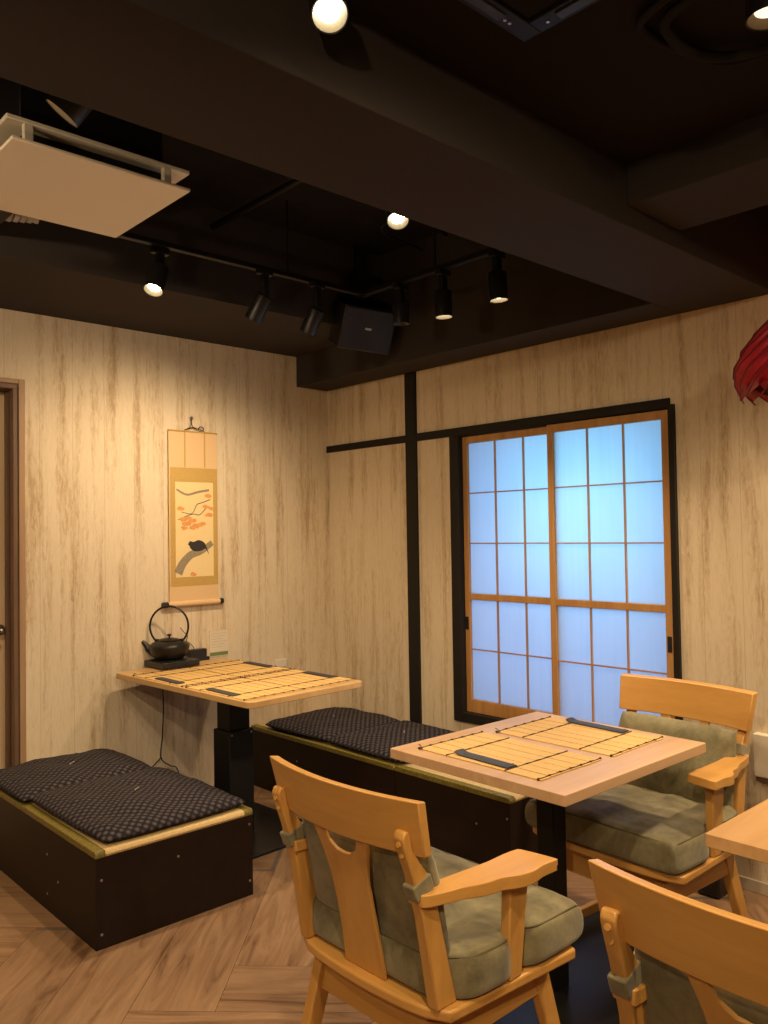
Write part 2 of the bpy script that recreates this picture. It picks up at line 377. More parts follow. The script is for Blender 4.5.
# window: black casing, two wooden sashes with frosted panes
win = bpy.data.objects.new('window_1', None); col.objects.link(win); win.location = (0, -1.6, .44); struct(win)
def wl(o):       # keep world coordinates under the window root
    o.parent = win; o.matrix_parent_inverse = Matrix.Translation((0, 1.6, -.44)); return o
bm = bmesh.new()
box(bm, -.016, .075, -1.041, -.983, .402, 1.812); box(bm, -.016, .075, -2.184, -2.158, .402, 1.825)
box(bm, -.016, .075, -2.158, -1.041, .402, .448); box(bm, -.004, .075, -2.158, -1.041, 1.806, 1.812)
wl(obj('window_frame', bm, M['trim'], bevel=.002))
def sash(y0, y1, xc, hy, hz):
    """y0<y1; face at xc"""
    t = .013; bm = bmesh.new(); zb, zt = .449, 1.806
    st = .030
    box(bm, xc-t, xc+t, y0, y0+st, zb, zt); box(bm, xc-t, xc+t, y1-st, y1, zb, zt)
    box(bm, xc-t+.0005, xc+t-.0005, y0+st, y1-st, 1.771, zt); box(bm, xc-t+.0005, xc+t-.0005, y0+st, y1-st, zb, .512)
    box(bm, xc-t+.0005, xc+t-.0005, y0+st, y1-st, 1.000, 1.030)
    s = wl(obj('sash', bm, M['sash'], bevel=.0015))
    bm = bmesh.new(); a, b = y0+st, y1-st
    for k in (1, 2): y = a+(b-a)*k/3; box(bm, xc-.008, xc+.001, y-.0035, y+.0035, .512, 1.0); box(bm, xc-.008, xc+.001, y-.0035, y+.0035, 1.03, 1.771)
    for z in (.757, 1.277, 1.524): box(bm, xc-.0075, xc+.0005, a, b, z-.003, z+.003)
    obj('muntin', bm, M['sash'], s)
    B('pane', xc+.001, xc+.004, a-.003, b+.003, .509, 1.774, M['pane'], s)
    h = bmesh.new(); box(h, xc-t-.002, xc-t+.004, hy-.010, hy+.010, hz-.032, hz+.032)
    ho = obj('handle', h, M['blackplastic'], s, bevel=.002)
    for c in kids(s): pass
sash(-1.612, -1.042, .030, -1.054, .884)
sash(-2.157, -1.574, .000, -2.143, .876)
# daylight outside, behind the frosted panes: a shallow white box, added unseen around its lamps
bm = bmesh.new()
box(bm, .42, .43, -2.3, -.9, .3, 1.95); box(bm, .12, .43, -2.31, -2.3, .3, 1.95); box(bm, .12, .43, -.9, -.89, .3, 1.95); box(bm, .12, .43, -2.3, -.9, .29, .3); box(bm, .12, .43, -2.3, -.9, 1.95, 1.96)
struct(obj('backlight_box', bm, M['white']))

# door on the left
dr = bpy.data.objects.new('door_1', None); col.objects.link(dr); dr.location = (-2.19, 0, 0); struct(dr)
def dl(o): o.parent = dr; o.matrix_parent_inverse = Matrix.Translation((2.19, 0, 0)); return o
bm = bmesh.new()
box(bm, DX1-.022, DX1, .0, .16, 0, DZ-.022); box(bm, DX0, DX0+.022, 0, .16, 0, DZ-.022); box(bm, DX0, DX1, 0, .16, DZ-.022, DZ)
box(bm, DX1-.036, DX1-.022, .05, .075, 0, DZ-.035)
dl(obj('jamb', bm, M['jamb'], bevel=.002))
bm = bmesh.new()
box(bm, DX1, -1.737, -.008, .004, 0, 2.044); box(bm, DX0-.026, DX0, -.008, .004, 0, 2.044); box(bm, DX0, DX1, -.008, .004, DZ, 2.044)
dl(obj('door_casing', bm, M['casing'], bevel=.002))
leaf = dl(B('door_leaf', DX0+.024, DX1-.024, .105, .145, .008, DZ-.024, M['doorwood'], bevel=.002))
bm = bmesh.new(); cyl(bm, (-1.818, .105, .93), (-1.818, .055, .93), .010); cyl(bm, (-1.818, .105, .93), (-1.818, .098, .93), .026)
tube(bm, spline([(-1.818,.058,.93),(-1.86,.052,.93),(-1.95,.055,.928)]), .009)
cyl(bm, (-1.835, .105, .86), (-1.835, .09, .86), .020)
obj('handle', bm, M['metal'], leaf, smooth='auto')['label'] = 'silver lever handle'

# ------------------------------------------------------------------ benches with tatami tops
def bench(x0, x1, y0, y1, label, screws):
    cx, cy = (x0+x1)/2, (y0+y1)/2
    t = thing('tatami_bench', label, 'bench', (cx, cy, 0), 0, 'dark tatami topped benches')
    a, b, c, d = x0-cx, x1-cx, y0-cy, y1-cy; H = .293; th = .018
    p1 = B('side_panel', a, a+th, c, d, 0, H, M['bench'], t, .001); p2 = B('side_panel', b-th, b, c, d, 0, H, M['bench'], t, .001)
    p3 = B('end_panel', a+th, b-th, c, c+th, 0, H, M['bench'], t, .001); p4 = B('end_panel', a+th, b-th, d-th, d, 0, H, M['bench'], t, .001)
    B('inner_board', a+th, b-th, c+th, d-th, H-.03, H-.005, M['bench'], t)
    for pan, x, y, z, ax in screws:
        bm = bmesh.new(); x -= cx; y -= cy
        p = Vector((x, y, z)); n = Vector((-1, 0, 0)) if ax == 'x' else Vector((0, -1, 0))
        cyl(bm, p, p+n*.0015, .0045, n=10); obj('screw', bm, M['bead'], p3 if ax == 'y' else p1)
    # straw mat with rounded ends, cloth-bound long edges
    bm = bmesh.new(); e = .006
    prof = [(c+.002, H+.001), (c-.001, H+.008), (c+.002, H+.017), (c+.010, H+.022), (d-.010, H+.022), (d-.002, H+.017), (d, H+.008), (d-.002, H+.001)]
    prism(bm, prof, 'x', a+.034, b-.034); mat_ = obj('tatami_mat', bm, M['tatami'], t, smooth='auto')
    for s0, s1 in ((a-.002, a+.034), (b-.034, b+.002)):
        bm = bmesh.new(); prism(bm, [(c-.002, H-.004 if 0 else H+.0005), (c-.003, H+.012), (c+.004, H+.0235), (d-.004, H+.0235), (d+.0, H+.012), (d+.0, H+.0005)], 'x', s0, s1)
        obj('cloth_border', bm, M['brocade'], mat_, bevel=.003)['label'] = 'green and gold brocade edge binding'
    return t
bench(-1.925, -1.324, -1.162, -.012, 'dark brown bench nearest the door, straw top bound in green under two patterned cushions',
      [('p', -1.906, -1.162, .222, 'y'), ('p', -1.906, -1.162, .048, 'y'), ('p', -1.338, -1.162, .262, 'y'), ('p', -1.338, -1.162, .055, 'y'), ('p', -1.63, -1.162, .224, 'y'),
       ('p', -1.925, -.75, .2, 'x'), ('p', -1.925, -.75, .06, 'x'), ('p', -1.925, -.85, .13, 'x')])
bench(-.565, -.018, -1.128, -.012, 'dark brown bench in the room corner under the black post, two patterned cushions on it',
      [('p', -.565, -.42, .2, 'x'), ('p', -.565, -.66, .16, 'x')])
bench(-.565, -.018, -1.770, -1.134, 'short dark bench below the window, its bare straw top half under the square table',
      [('p', -.565, -1.60, .18, 'x'), ('p', -.565, -1.755, .235, 'x')])

def pillow(bm, hx, hy, h, nx=34, ny=34, pw=6, ex=.5, seed=0, wr=.003, edge=.35, dome=.35, notch=None, taper=0):
    """closed cushion, base z=0, height h"""
    rnd = Vector((seed*3.1, seed*1.7, seed))
    rings = {}
    for side in (0, 1):
        for i in range(nx+1):
            for j in range(ny+1):
                u = math.sin((i/nx*2-1)*PI/2); v = math.sin((j/ny*2-1)*PI/2)
                pr = (max(0, 1-abs(u)**pw)*max(0, 1-abs(v)**pw))**ex
                corner = 1-.035*(abs(u)**3)*(abs(v)**3)
                x = u*hx*corner; y = v*hy*corner*(1-taper*(1-u)/2)
                if notch:
                    for nxp, dep in notch: y *= 1-dep*math.exp(-((x-nxp)/.032)**2)*min(1, abs(v)**4)
                dm = (1-dome)+dome*(1-u*u)*(1-v*v)
                nz = noise.noise(Vector((x*9, y*9, side*5))+rnd)*wr+noise.noise(Vector((x*28, y*28, side*5))+rnd)*wr*.35
                if side: z = h*edge+(h*(1-edge))*pr*dm+nz*pr
                else: z = h*edge-(h*edge)*pr
                if side == 0 or 0 < i < nx and 0 < j < ny: rings[side, i, j] = bm.verts.new((x, y, z))
                else: rings[side, i, j] = rings[0, i, j]
    for side in (0, 1):
        for i in range(nx):
            for j in range(ny):
                q = [rings[side, i, j], rings[side, i+1, j], rings[side, i+1, j+1], rings[side, i, j+1]]
                bm.faces.new(q if side else q[::-1])
def zabuton(x, y, rz, z, hx, hy, label, seed):
    t = thing('floor_cushion', label, 'cushion', (x, y, z), rz, 'patterned floor cushions on the benches')
    bm = bmesh.new(); pillow(bm, hx, hy, .062, seed=seed, wr=.012, edge=.3, dome=.42, pw=9); c = obj('cushion_body', bm, M['zab'], t, smooth=True)
    bm = bmesh.new()
    for a in (.4, 3.9): tube(bm, [(0,0,.0615),(.014*math.cos(a), .014*math.sin(a), .064),(.026*math.cos(a+.3), .026*math.sin(a+.3), .062)], .0008, 5)
    obj('tuft_thread', bm, M['white'], c)
ZT = .317
zabuton(-1.615, -.815, R(1), ZT, .285, .335, 'dark patterned cushion at the front end of the bench by the door', 1)
zabuton(-1.645, -.275, R(-1), ZT, .285, .250, 'dark patterned cushion at the wall end of the bench by the door', 2)
zabuton(-.290, -.375, R(2), ZT, .268, .262, 'dark patterned cushion in the room corner, right of the kettle table', 3)
zabuton(-.288, -.905, R(-1), ZT, .268, .270, 'dark patterned cushion below the black post, next to the square table', 4)

# ------------------------------------------------------------------ tables
def top_bm(hx, hy, z0, z1, r):
    bm = bmesh.new(); pts = []
    for cx, cy, a0 in ((hx-r, hy-r, 0), (-hx+r, hy-r, 90), (-hx+r, -hy+r, 180), (hx-r, -hy+r, 270)):
        for k in range(7): a = R(a0+k*15); pts.append((cx+r*math.cos(a), cy+r*math.sin(a)))
    prism(bm, pts, 'z', z0, z1); return bm
A1 = R(2.5)
t1 = thing('dining_table', 'long yellow wooden table against the back wall carrying the kettle', 'table', (-1.029, -.579, 0), A1)
obj('tabletop', top_bm(.302, .535, .674, .700, .03), M['top1'], t1, bevel=.003)
B('sleeve_column', -.068, .062, -.06, .065, .014, .470, M['steel'], t1, .004)
B('inner_column', -.056, .050, -.048, .053, .470, .668, M['steel'], t1, .003)
B('top_plate', -.20, .20, -.25, .25, .665, .674, M['steel'], t1, .002)
B('base_plate', -.262, .30, -.30, .27, 0, .013, M['gloss'], t1, .003)
for x in (-.055, .049):
    bm = bmesh.new(); cyl(bm, (x, -.06, .455), (x, -.0615, .455), .004, n=10); obj('screw', bm, M['bead'], t1)
t2 = thing('dining_table', 'square pinkish oak table in front of the window with two bamboo mats', 'table', (-1.0476, -2.3078, 0), R(-.84))
obj('tabletop', top_bm(.3486, .310, .672, .700, .004), M['top2'], t2, bevel=.0015)
B('column', -.026, .036, -.032, .030, .006, .664, M['steel'], t2, .004)
B('top_plate', -.2, .2, -.2, .2, .664, .672, M['steel'], t2, .002)
B('base_plate', -.335, .68, -.33, .238, 0, .006, M['gloss'], t2, .003)
t3 = thing('dining_table', 'light oak table cut off by the right edge of the picture', 'table', (-1.053, -3.300, 0), R(0))
obj('tabletop', top_bm(.350, .340, .672, .700, .003), M['top3'], t3, bevel=.0015)
B('column', -.038, .038, -.038, .038, .013, .664, M['steel'], t3, .004)
B('top_plate', -.2, .2, -.2, .2, .664, .672, M['steel'], t3, .002)
B('base_plate', -.25, .25, -.25, .25, 0, .012, M['gloss'], t3, .003)

# ------------------------------------------------------------------ bamboo mats and pouches
def place_mat(x, y, z, rz, w, l, label, grp, mir=1):
    t = thing('bamboo_placemat', label, 'placemat', (x, y, z), rz, grp)
    bm = bmesh.new(); n = 6; g = .0040; sw = w/n
    rnd = random.Random(int(x*100))
    for k in range(n):
        x0 = -w/2+k*sw; dz = rnd.uniform(0, .0006); dy = rnd.uniform(-.002, .002)
        box(bm, x0+g/2, x0+sw-g/2, -l/2+dy, l/2+dy, .0004, .0028+dz)
    slats = obj('slats', bm, M['bamboo'], t, bevel=.0006, )
    slats.modifiers['bevel'].segments = 1
    bm = bmesh.new()
    for k in range(1, n): box(bm, -w/2+k*sw-g/2-.0003, -w/2+k*sw+g/2+.0003, -l/2+.004, l/2-.004, .0003, .0018)
    obj('slat_gap', bm, M['thread'], t)
    for q, f in enumerate((-.485, -.24, .24, .485)):
        bm = bmesh.new(); pts = []
        for k in range(n*4+1): pts.append((-w/2+k*w/(n*4), f*l, .0034+.0007*math.cos(k*PI/2)))
        tube(bm, pts, .0020, 5)
        if q in (0, 3):
            for k in range(n+1): 
                bmesh.ops.create_icosphere(bm, subdivisions=1, radius=.0042, matrix=Matrix.Translation((-w/2+k*w/n, f*l, .0036)))
        else:
            pass
        if q == 3: tube(bm, spline([(-w/2*mir, f*l, .003), (-w/2*mir-.006, f*l-.02, .008), (-w/2*mir+.01, f*l+.012, .011), (-w/2*mir+.025, f*l+.02, .004)]), .0011, 5)
        obj('binding_thread', bm, M['thread'], t, smooth=True)
    return t
def pouch(x, y, z, rz, label, grp, l=.20, lift=0):
    bm = bmesh.new(); w = .040; rings = []
    for k in range(31):
        s = k/30; yy = -l/2+l*s; h = .0042+(.007*lift*max(0, (s-.91)/.09)**1.5 if lift else 0)
        b0 = .005*lift*max(0, (s-.91)/.09)
        ww = w/2*(.96 if k in (0, 30) else 1)
        rings.append([(-ww, yy, b0), (ww, yy, b0), (ww, yy, h*.8), (ww*.6, yy, h), (-ww*.6, yy, h), (-ww, yy, h*.8)])
    loft(bm, rings)
    box(bm, -w/2-.0004, w/2+.0004, -l/2+.012, -l/2+.018, .001, .0048)
    o = obj('chopstick_pouch', bm, M['pouch'], None, bevel=.0012); o.location = (x, y, z); o.rotation_euler = (0, 0, rz)
    return tag(o, label, 'pouch', grp)
def on1(u, v):       # table-1 local -> world
    return (-1.029+u*math.cos(A1)-v*math.sin(A1), -.579+u*math.sin(A1)+v*math.cos(A1))
G1, G2 = 'bamboo mats on the kettle table', 'bamboo mats on the square table'
for u, v, lab in ((-.150, -.282, 'bamboo mat at the front left corner of the kettle table'), (.146, -.282, 'bamboo mat at the front right corner of the kettle table'),
                  (-.150, .160, 'bamboo mat just in front of the kettle and its hot plate'), (.146, .160, 'bamboo mat at the back right of the kettle table, against the card side')):
    x, y = on1(u, v); place_mat(x, y, .7002, A1, .286, .425, lab, G1)
for u, v, lab in ((-.262, -.300, 'black pouch at the front left edge of the kettle table'), (.262, -.285, 'black pouch at the front right edge of the kettle table'),
                  (-.262, .105, 'black pouch nearest the kettle and its hot plate'), (.262, .175, 'black pouch at the back right of the kettle table')):
    x, y = on1(u, v); pouch(x, y, .7042, A1+R(-2), lab, 'pouches on the kettle table')
place_mat(-1.208, -2.283, .7002, R(-1), .275, .445, 'bamboo mat on the square table, on the side of the nearest chair', G2, 1)
place_mat(-.888, -2.302, .7002, R(.5), .285, .420, 'bamboo mat on the square table, on the window side', G2, 1)
pouch(-1.308, -2.286, .7042, R(-3), 'slate pouch lying along the square table edge beside the nearest chair', 'pouches on the square table', .20, 1)
pouch(-.762, -2.288, .7042, R(-3), 'slate pouch on the window side of the square table', 'pouches on the square table', .215, 1)

# ------------------------------------------------------------------ kettle, hot plate, small things
KA = R(47.2-90)
hp = thing('hot_plate', 'flat black electric hot plate under the iron kettle', 'hot plate', (-1.076, -.100, .700), R(1))
B('plate_body', -.100, .100, -.092, .092, 0.004, .033, M['blackplastic'], hp, .003)
bm = bmesh.new(); cyl(bm, (0, 0, .033), (0, 0, .036), .075, n=32); obj('heating_disc', bm, M['iron'], hp, bevel=.001)
for x in (-.07, .07):
    for y in (-.07, .07):
        bm = bmesh.new(); cyl(bm, (x, y, 0), (x, y, .005), .008, n=12); obj('rubber_foot', bm, M['blackplastic'], hp)
bm = bmesh.new(); cyl(bm, (.02, -.092, .016), (.02, -.0945, .016), .007, n=16); obj('control_dial', bm, M['iron'], hp)
kt = thing('iron_kettle', 'round black iron kettle with a tall hoop handle', 'kettle', (-1.083, -.088, .7362), KA)
bm = bmesh.new()
lathe(bm, [(.052, 0), (.066, .003), (.080, .016), (.090, .036), (.0965, .056), (.0975, .064), (.094, .072), (.076, .083), (.058, .089), (.050, .091), (.050, .089)], 40)
kb = obj('body', bm, M['iron'], kt, smooth='auto')
bm = bmesh.new(); lathe(bm, [(.053, .0905), (.054, .093), (.046, .0975), (.024, .102), (.008, .1035)], 32); lid = obj('lid', bm, M['iron'], kt, smooth='auto')
bm = bmesh.new(); lathe(bm, [(.005, .102), (.004, .110), (.011, .115), (.012, .119), (.006, .122)], 16); obj('lid_knob', bm, M['iron'], lid, smooth='auto')
bm = bmesh.new(); pp = spline([(-.072, 0, .034), (-.098, 0, .046), (-.114, 0, .068), (-.132, 0, .088)], 5)
tube(bm, pp, lambda s: .021-.012*s, 14); obj('spout', bm, M['iron'], kt, smooth='auto')
bm = bmesh.new(); pts = []
for k in range(41):
    a = R(-52+k*(284/40)); pts.append((.094*math.cos(a), 0, .159+.098*math.sin(a)))
tube(bm, pts, .0050, 8); obj('hoop_handle', bm, M['iron'], kt, smooth=True)
for s in (-1, 1): B('handle_lug', s*.060-.010, s*.060+.010, -.007, .007, .080, .098, M['iron'], kt, .003)
ad = thing('power_box', 'small black box with a thin cable, right behind the hot plate', 'box', (-.897, -.032, .7), R(1))
B('case', -.052, .046, -.018, .018, 0, .060, M['blackplastic'], ad, .003)
B('plug', .046, .062, -.017, -.002, 0, .018, M['blackplastic'], ad, .002)
bm = bmesh.new(); tube(bm, spline([(-.93,-.032,.749),(-.915,-.03,.765),(-.935,-.028,.79),(-.955,-.025,.805),(-.945,-.02,.83),(-.965,-.02,.85),(-.985,-.02,.875)]), .0018, 6)
tag(obj('cable_loop', bm, M['blackplastic'], None, smooth=True), 'thin stiff cable curling up beside the kettle handle', 'cable')
bm = bmesh.new(); tube(bm, spline([(-1.09,-.0045,.716),(-1.088,-.0045,.708),(-1.086,-.010,.68),(-1.084,-.024,.52),(-1.090,-.024,.36),(-1.102,-.03,.25),(-1.06,-.04,.205),(-1.03,-.05,.19),(-1.01,-.05,.12),(-1.0,-.06,.01),(-.9,-.09,.006)]), .0030, 6)
tube(bm, spline([(-1.102,-.03,.25),(-1.15,-.035,.215),(-1.19,-.04,.18),(-1.2,-.05,.1),(-1.19,-.06,.006)]), .0030, 6)
tag(obj('hanging_wire', bm, M['blackplastic'], None, smooth=True), 'black cord hanging from the kettle table down the back wall', 'cord')

cd = thing('wall_card', 'small printed card with a green strip on the back wall beside the kettle', 'card', (-.752, 0, .705))
B('paper', -.056, .056, -.0025, -.0006, .0, .135, M['card'], cd)
B('green_strip', -.054, .054, -.0032, -.0026, .004, .022, M['green'], cd)
bm = bmesh.new()
for k in range(6): box(bm, -.045, .045-.012*(k % 3), -.0031, -.0026, .118-k*.014, .1195-k*.014)
box(bm, -.0555, .0555, -.0031, -.0026, .1335, .1345)
obj('printed_lines', bm, M['ink2'], cd)
tag(B('socket_plate', -.40, -.325, -.012, -.0005, .60, .645, M['white'], None, .003), 'small pale socket plate low on the back wall, right of the kettle table', 'socket')

# ------------------------------------------------------------------ hanging scroll
SC = thing('hanging_scroll', 'tall hanging scroll with a gold border and a painting of autumn leaves', 'scroll', (-.898, 0, .985))
def sy(px): return 1.872-.00507*(px-430)-.985
bm = bmesh.new(); prism(bm, [(-.140, .02), (.140, .02), (.140, .885), (-.140, .885)], 'y', -.0120, -.0108)
obj('silk_backing', bm, M['peach'], SC)
B('gold_panel', -.133, .139, -.0128, -.0121, sy(586), sy(467), M['gold'], SC)
B('paper_panel', -.105, .113, -.0135, -.0129, sy(577), sy(481.5), M['paper'], SC)
B('ribbon', -.052, -.044, -.0128, -.0121, sy(466.5), .883, M['gold'], SC); B('ribbon', .062, .070, -.0128, -.0121, sy(466.5), .883, M['gold'], SC)
def blob(bm, pts, y=-.0140, n=6):
    pts = [Vector((p[0], 0, p[1])) for p in pts]; P = spline(pts+[pts[0]], n)[:-1]
    prism(bm, [(p.x, p.z) for p in P], 'y', y, y+.0005)
def L(px, py):    # crop pixel (512x1024 view of 160..225 x 470..600) -> local x,z
    return ((160+px/7.877-192.5)*.28/49+.0, sy(470+py/7.877))
def ribbon2(bm, pts, w0, w1, y):
    P = spline([Vector((*L(*p), 0)) for p in pts], 5); a, b = [], []
    for i, p in enumerate(P):
        d = (P[min(i+1, len(P)-1)]-P[max(i-1, 0)]).normalized(); n = Vector((-d.y, d.x, 0)); w = (w0+(w1-w0)*i/(len(P)-1))*.5
        a.append((p+n*w)[:2]); b.append((p-n*w)[:2])
    for i in range(len(a)-1):
        prism(bm, [a[i], a[i+1], b[i+1], b[i]], 'y', y, y+.0004)
bm = bmesh.new()
ribbon2(bm, [(128, 812), (165, 735), (230, 668), (310, 640), (400, 575)], .048, .030, -.0141)
obj('painted_bough', bm, M['greybark'], SC); bm = bmesh.new()
ribbon2(bm, [(120, 150), (200, 190), (290, 168), (380, 150)], .010, .012, -.0139)
obj('painted_bough', bm, M['greybark'], SC)
bm = bmesh.new()
ribbon2(bm, [(390, 225), (330, 250), (280, 270), (240, 340), (160, 330)], .004, .003, -.0138); ribbon2(bm, [(350, 300), (300, 350), (240, 345), (130, 390)], .004, .003, -.01385)
obj('painted_twig', bm, M['ink'], SC)
bm = bmesh.new(); rr = random.Random(5)
for (x, y, s) in ((155, 300, 26), (170, 385, 30), (205, 420, 36), (240, 400, 34), (265, 440, 32), (300, 430, 30), (330, 420, 22), (180, 455, 26), (240, 455, 26), (350, 285, 26), (375, 350, 30), (370, 195, 30), (395, 300, 26), (245, 822, 26), (215, 375, 22)):
    pts = []
    for k in range(7):
        a = 2*PI*k/7; r = s*rr.uniform(.7, 1.15); X, Z = L(min(408, max(116, x+r*math.cos(a)*1.15)), y+r*math.sin(a)*.62); pts.append((X, Z))
    blob(bm, pts, -.0144-.0002*rr.random(), 4)
obj('painted_leaves', bm, M['orange'], SC)
bm = bmesh.new()   # a plump dark bird on the bough
blob(bm, [L(*p) for p in ((206, 585), (222, 560), (250, 566), (290, 552), (330, 568), (350, 600), (372, 668), (345, 622), (310, 638), (260, 640), (228, 620), (218, 598))], -.0147)
obj('painted_bird', bm, M['ink'], SC)
bm = bmesh.new(); cyl(bm, (-.152, -.016, .008), (.142, -.016, .008), .0145, n=20); rol = obj('roller', bm, M['peach'], SC, smooth='auto')
bm = bmesh.new()
for a, b in ((-.152, -.182), (.142, .164)):
    bm = bmesh.new(); cyl(bm, (a, -.016, .008), (b, -.016, .008), .0150, n=18)
    obj('roller_knob', bm, M['blackplastic'], rol, bevel=.002)['label'] = 'black roller knob'
bm = bmesh.new(); cyl(bm, (-.141, -.013, .886), (.141, -.013, .886), .004, n=10); obj('top_rod', bm, M['gold'], SC)
bm = bmesh.new(); tube(bm, spline([(-.052, -.013, .890), (-.012, -.008, .915), (-.006, -.004, .955), (.0, -.008, .915), (.030, -.010, .905), (.066, -.013, .890)]), .0016, 6)
tube(bm, spline([(-.045,-.010,.895),(.0,-.012,.908),(.03,-.012,.897),(.04,-.012,.915),(.058,-.012,.912),(.06,-.012,.898),(.035,-.012,.892)]), .0022, 6)
obj('hanging_cord', bm, M['thread'], SC, smooth=True)
bm = bmesh.new(); cyl(bm, (-.006, 0, .955), (-.006, -.012, .957), .003, n=8); cyl(bm, (-.006, -.010, .957), (-.006, -.012, .957), .009, n=14); obj('nail', bm, M['metal'], SC)

# ------------------------------------------------------------------ chairs
def make_chair():
    t = thing('swivel_armchair', '', 'chair')
    # seat board
    bm = bmesh.new(); out = []
    fr, ff, hr, hf = -.219, .226, .244, .274
    n = 10
    for k in range(n+1):      # rear edge, bowed out
        v = -1+2*k/n; out.append((fr+.010-.022*(1-v*v)+.020*abs(v)**8, v*hr))
    for k in range(n+1):
        v = 1-2*k/n; out.append((ff+.014*(1-v*v)-.020*abs(v)**8, v*hf))
    prism(bm, out, 'z', .341, .366); obj('seat_frame', bm, M['honey_y'], t, bevel=.006, segs=3)
    # seat cushion
    bm = bmesh.new(); pillow(bm, .226, .280, .104, 64, 68, 16, ex=.22, seed=4, wr=.009, edge=.42, dome=.10, notch=[(-.005, .14), (-.205, .22)], taper=.06)
    o = obj('seat_cushion', bm, M['suede'], t, smooth=True); o.location = (.026, 0, .3665)
    # piping seam round the top edge of the cushion
    def surf(u, v):
        pr = (max(0, 1-abs(u)**16)*max(0, 1-abs(v)**16))**.22; cr = 1-.035*(abs(u)**3)*(abs(v)**3)
        x = u*.226*cr; y = v*.280*cr*(1-.06*(1-u)/2)
        for nx_, dp in ((-.005, .14), (-.205, .22)): y *= 1-dp*math.exp(-((x-nx_)/.032)**2)*min(1, abs(v)**4)
        return (x, y, .104*.42+.104*.58*pr*(.90+.10*(1-u*u)*(1-v*v)))
    e = .962; seq = [(e, -e+2*e*k/24) for k in range(24)]+[(e-2*e*k/24, e) for k in range(24)]+[(-e, e-2*e*k/24) for k in range(24)]+[(-e+2*e*k/24, -e) for k in range(24)]
    bm = bmesh.new(); tube(bm, [surf(*q_) for q_ in seq], .0024, 6, closed=True)
    obj('piping', bm, M['seam'], o, smooth=True)
    # back cushion
    bm2 = bmesh.new(); pillow(bm2, .155, .215, .085, 30, 34, 7, seed=9, wr=.010, edge=.35, dome=.35)
    q = obj('back_cushion', bm2, M['suede'], t, smooth=True)
    # local z of the pillow points forward (+x), local x points up along the tilt
    tl = R(12); up = Vector((-math.sin(tl), 0, math.cos(tl))); fw = Vector((math.cos(tl), 0, math.sin(tl)))
    q.matrix_local = Matrix((( up.x, 0, fw.x, -.209), (0, 1, 0, 0), (up.z, 0, fw.z, .532), (0, 0, 0, 1)))
    # top rail: curved board
    bm = bmesh.new(); rings = []; m = 16
    for k in range(m+1):
        v = -1+2*k/m; bow = -.036*(1-v*v)
        th = .025
        yr = .250*v; yf = .250*v-.004*v
        zt = .806; zb = .688
        yb = .958
        rings.append([(-.252+bow, yr*yb, zb), (-.252+bow+th, yf*yb, zb-.002), (-.279+bow+th, yf, zt-.004), (-.279+bow, yr, zt)])
    loft(bm, rings); obj('top_rail', bm, M['honey_y'], t, bevel=.003)
    # rear posts, lapped on the back of the rail
    for s in (-1, 1):
        bm = bmesh.new()
        prof = [(-.150, .366), (-.210, .366), (-.242, .56), (-.268, .65), (-.290, .712), (-.294, .730), (-.288, .743), (-.277, .743), (-.271, .731), (-.266, .702), (-.250, .680), (-.228, .650), (-.198, .57)]
        rings = []
        for off in (-.0145, .0145):
            rings.append([(x, s*(.212-.006*min(1, (z-.366)/.38))+off, z) for x, z in prof])
        loft(bm, rings); p = obj('back_post', bm, M['honey_z'], t, bevel=.004)
        bm = bmesh.new()
        for z, x in ((.717, -.2900), (.693, -.2815)):
            yy = s*(.212-.006*min(1, (z-.366)/.38)); cyl(bm, (x+.004, yy, z), (x-.004, yy, z+.001), .0075, .0055, 14)
        obj('wooden_peg', bm, M['honey_z'], p, smooth='auto')
        bm = bmesh.new(); yy = s*.2080   # strap round the post
        mt = Matrix.Translation((-.240, yy, .622)) @ Matrix.Rotation(R(-20), 4, 'Y')
        o1 = [(-.0265, -.0168), (.0265, -.0168), (.0265, .0168), (-.0265, .0168)]
        rr_ = []
        for z in (-.017, .017): rr_.append([mt @ Vector((a, b, z)) for a, b in o1])
        loft(bm, rr_); box(bm, -.02, .016, -.004, .004, -.017, .017, Matrix.Translation((-.218, s*.196, .617)))
        bmesh.ops.remove_doubles(bm, verts=bm.verts, dist=1e-5)
        obj('cushion_strap', bm, M['suede'], t, bevel=.003)
        # arm: wavy board
        outl = [(-.250, .196), (-.246, .186), (-.20, .186), (-.10, .196), (-.02, .204), (.03, .206), (.070, .210), (.082, .222), (.094, .300), (.086, .309), (.045, .306), (.010, .309), (-.025, .300), (-.06, .278), (-.10, .270), (-.15, .252), (-.19, .246), (-.235, .236), (-.250, .226)]
        P = [(p.x, p.y) for p in spline([Vector((a, s*b, 0)) for a, b in outl], 3)]
        bm = bmesh.new(); loft(bm, [[(x, y, .582+.004*math.sin(x*18)) for x, y in P], [(x, y, .609+.003*math.sin(x*18+.5)) for x, y in P]])
        obj('armrest', bm, M['honey'], t, bevel=.0045, segs=3)
        # front arm post
        bm = bmesh.new(); loft(bm, [[(-.020, s*.232, .366), (.024, s*.232, .366), (.024, s*.258, .366), (-.020, s*.258, .366)],
                                    [(-.024, s*.244, .584), (.040, s*.244, .584), (.040, s*.270, .584), (-.024, s*.270, .584)]])
        obj('arm_post', bm, M['honey_z'], t, bevel=.0035)
    # splat with a half-moon notch under the rail
    bm = bmesh.new(); th = .011
    left = [(.066, .366), (.062, .44), (.061, .52), (.063, .58), (.073, .63), (.088, .675), (.097, .705)]
    notch = [(.058, .705), (.056, .685), (.046, .657), (.024, .643), (0, .640)]
    pr = left+notch+[(-y, z) for y, z in notch[:-1][::-1]]+[(-y, z) for y, z in left[::-1]]
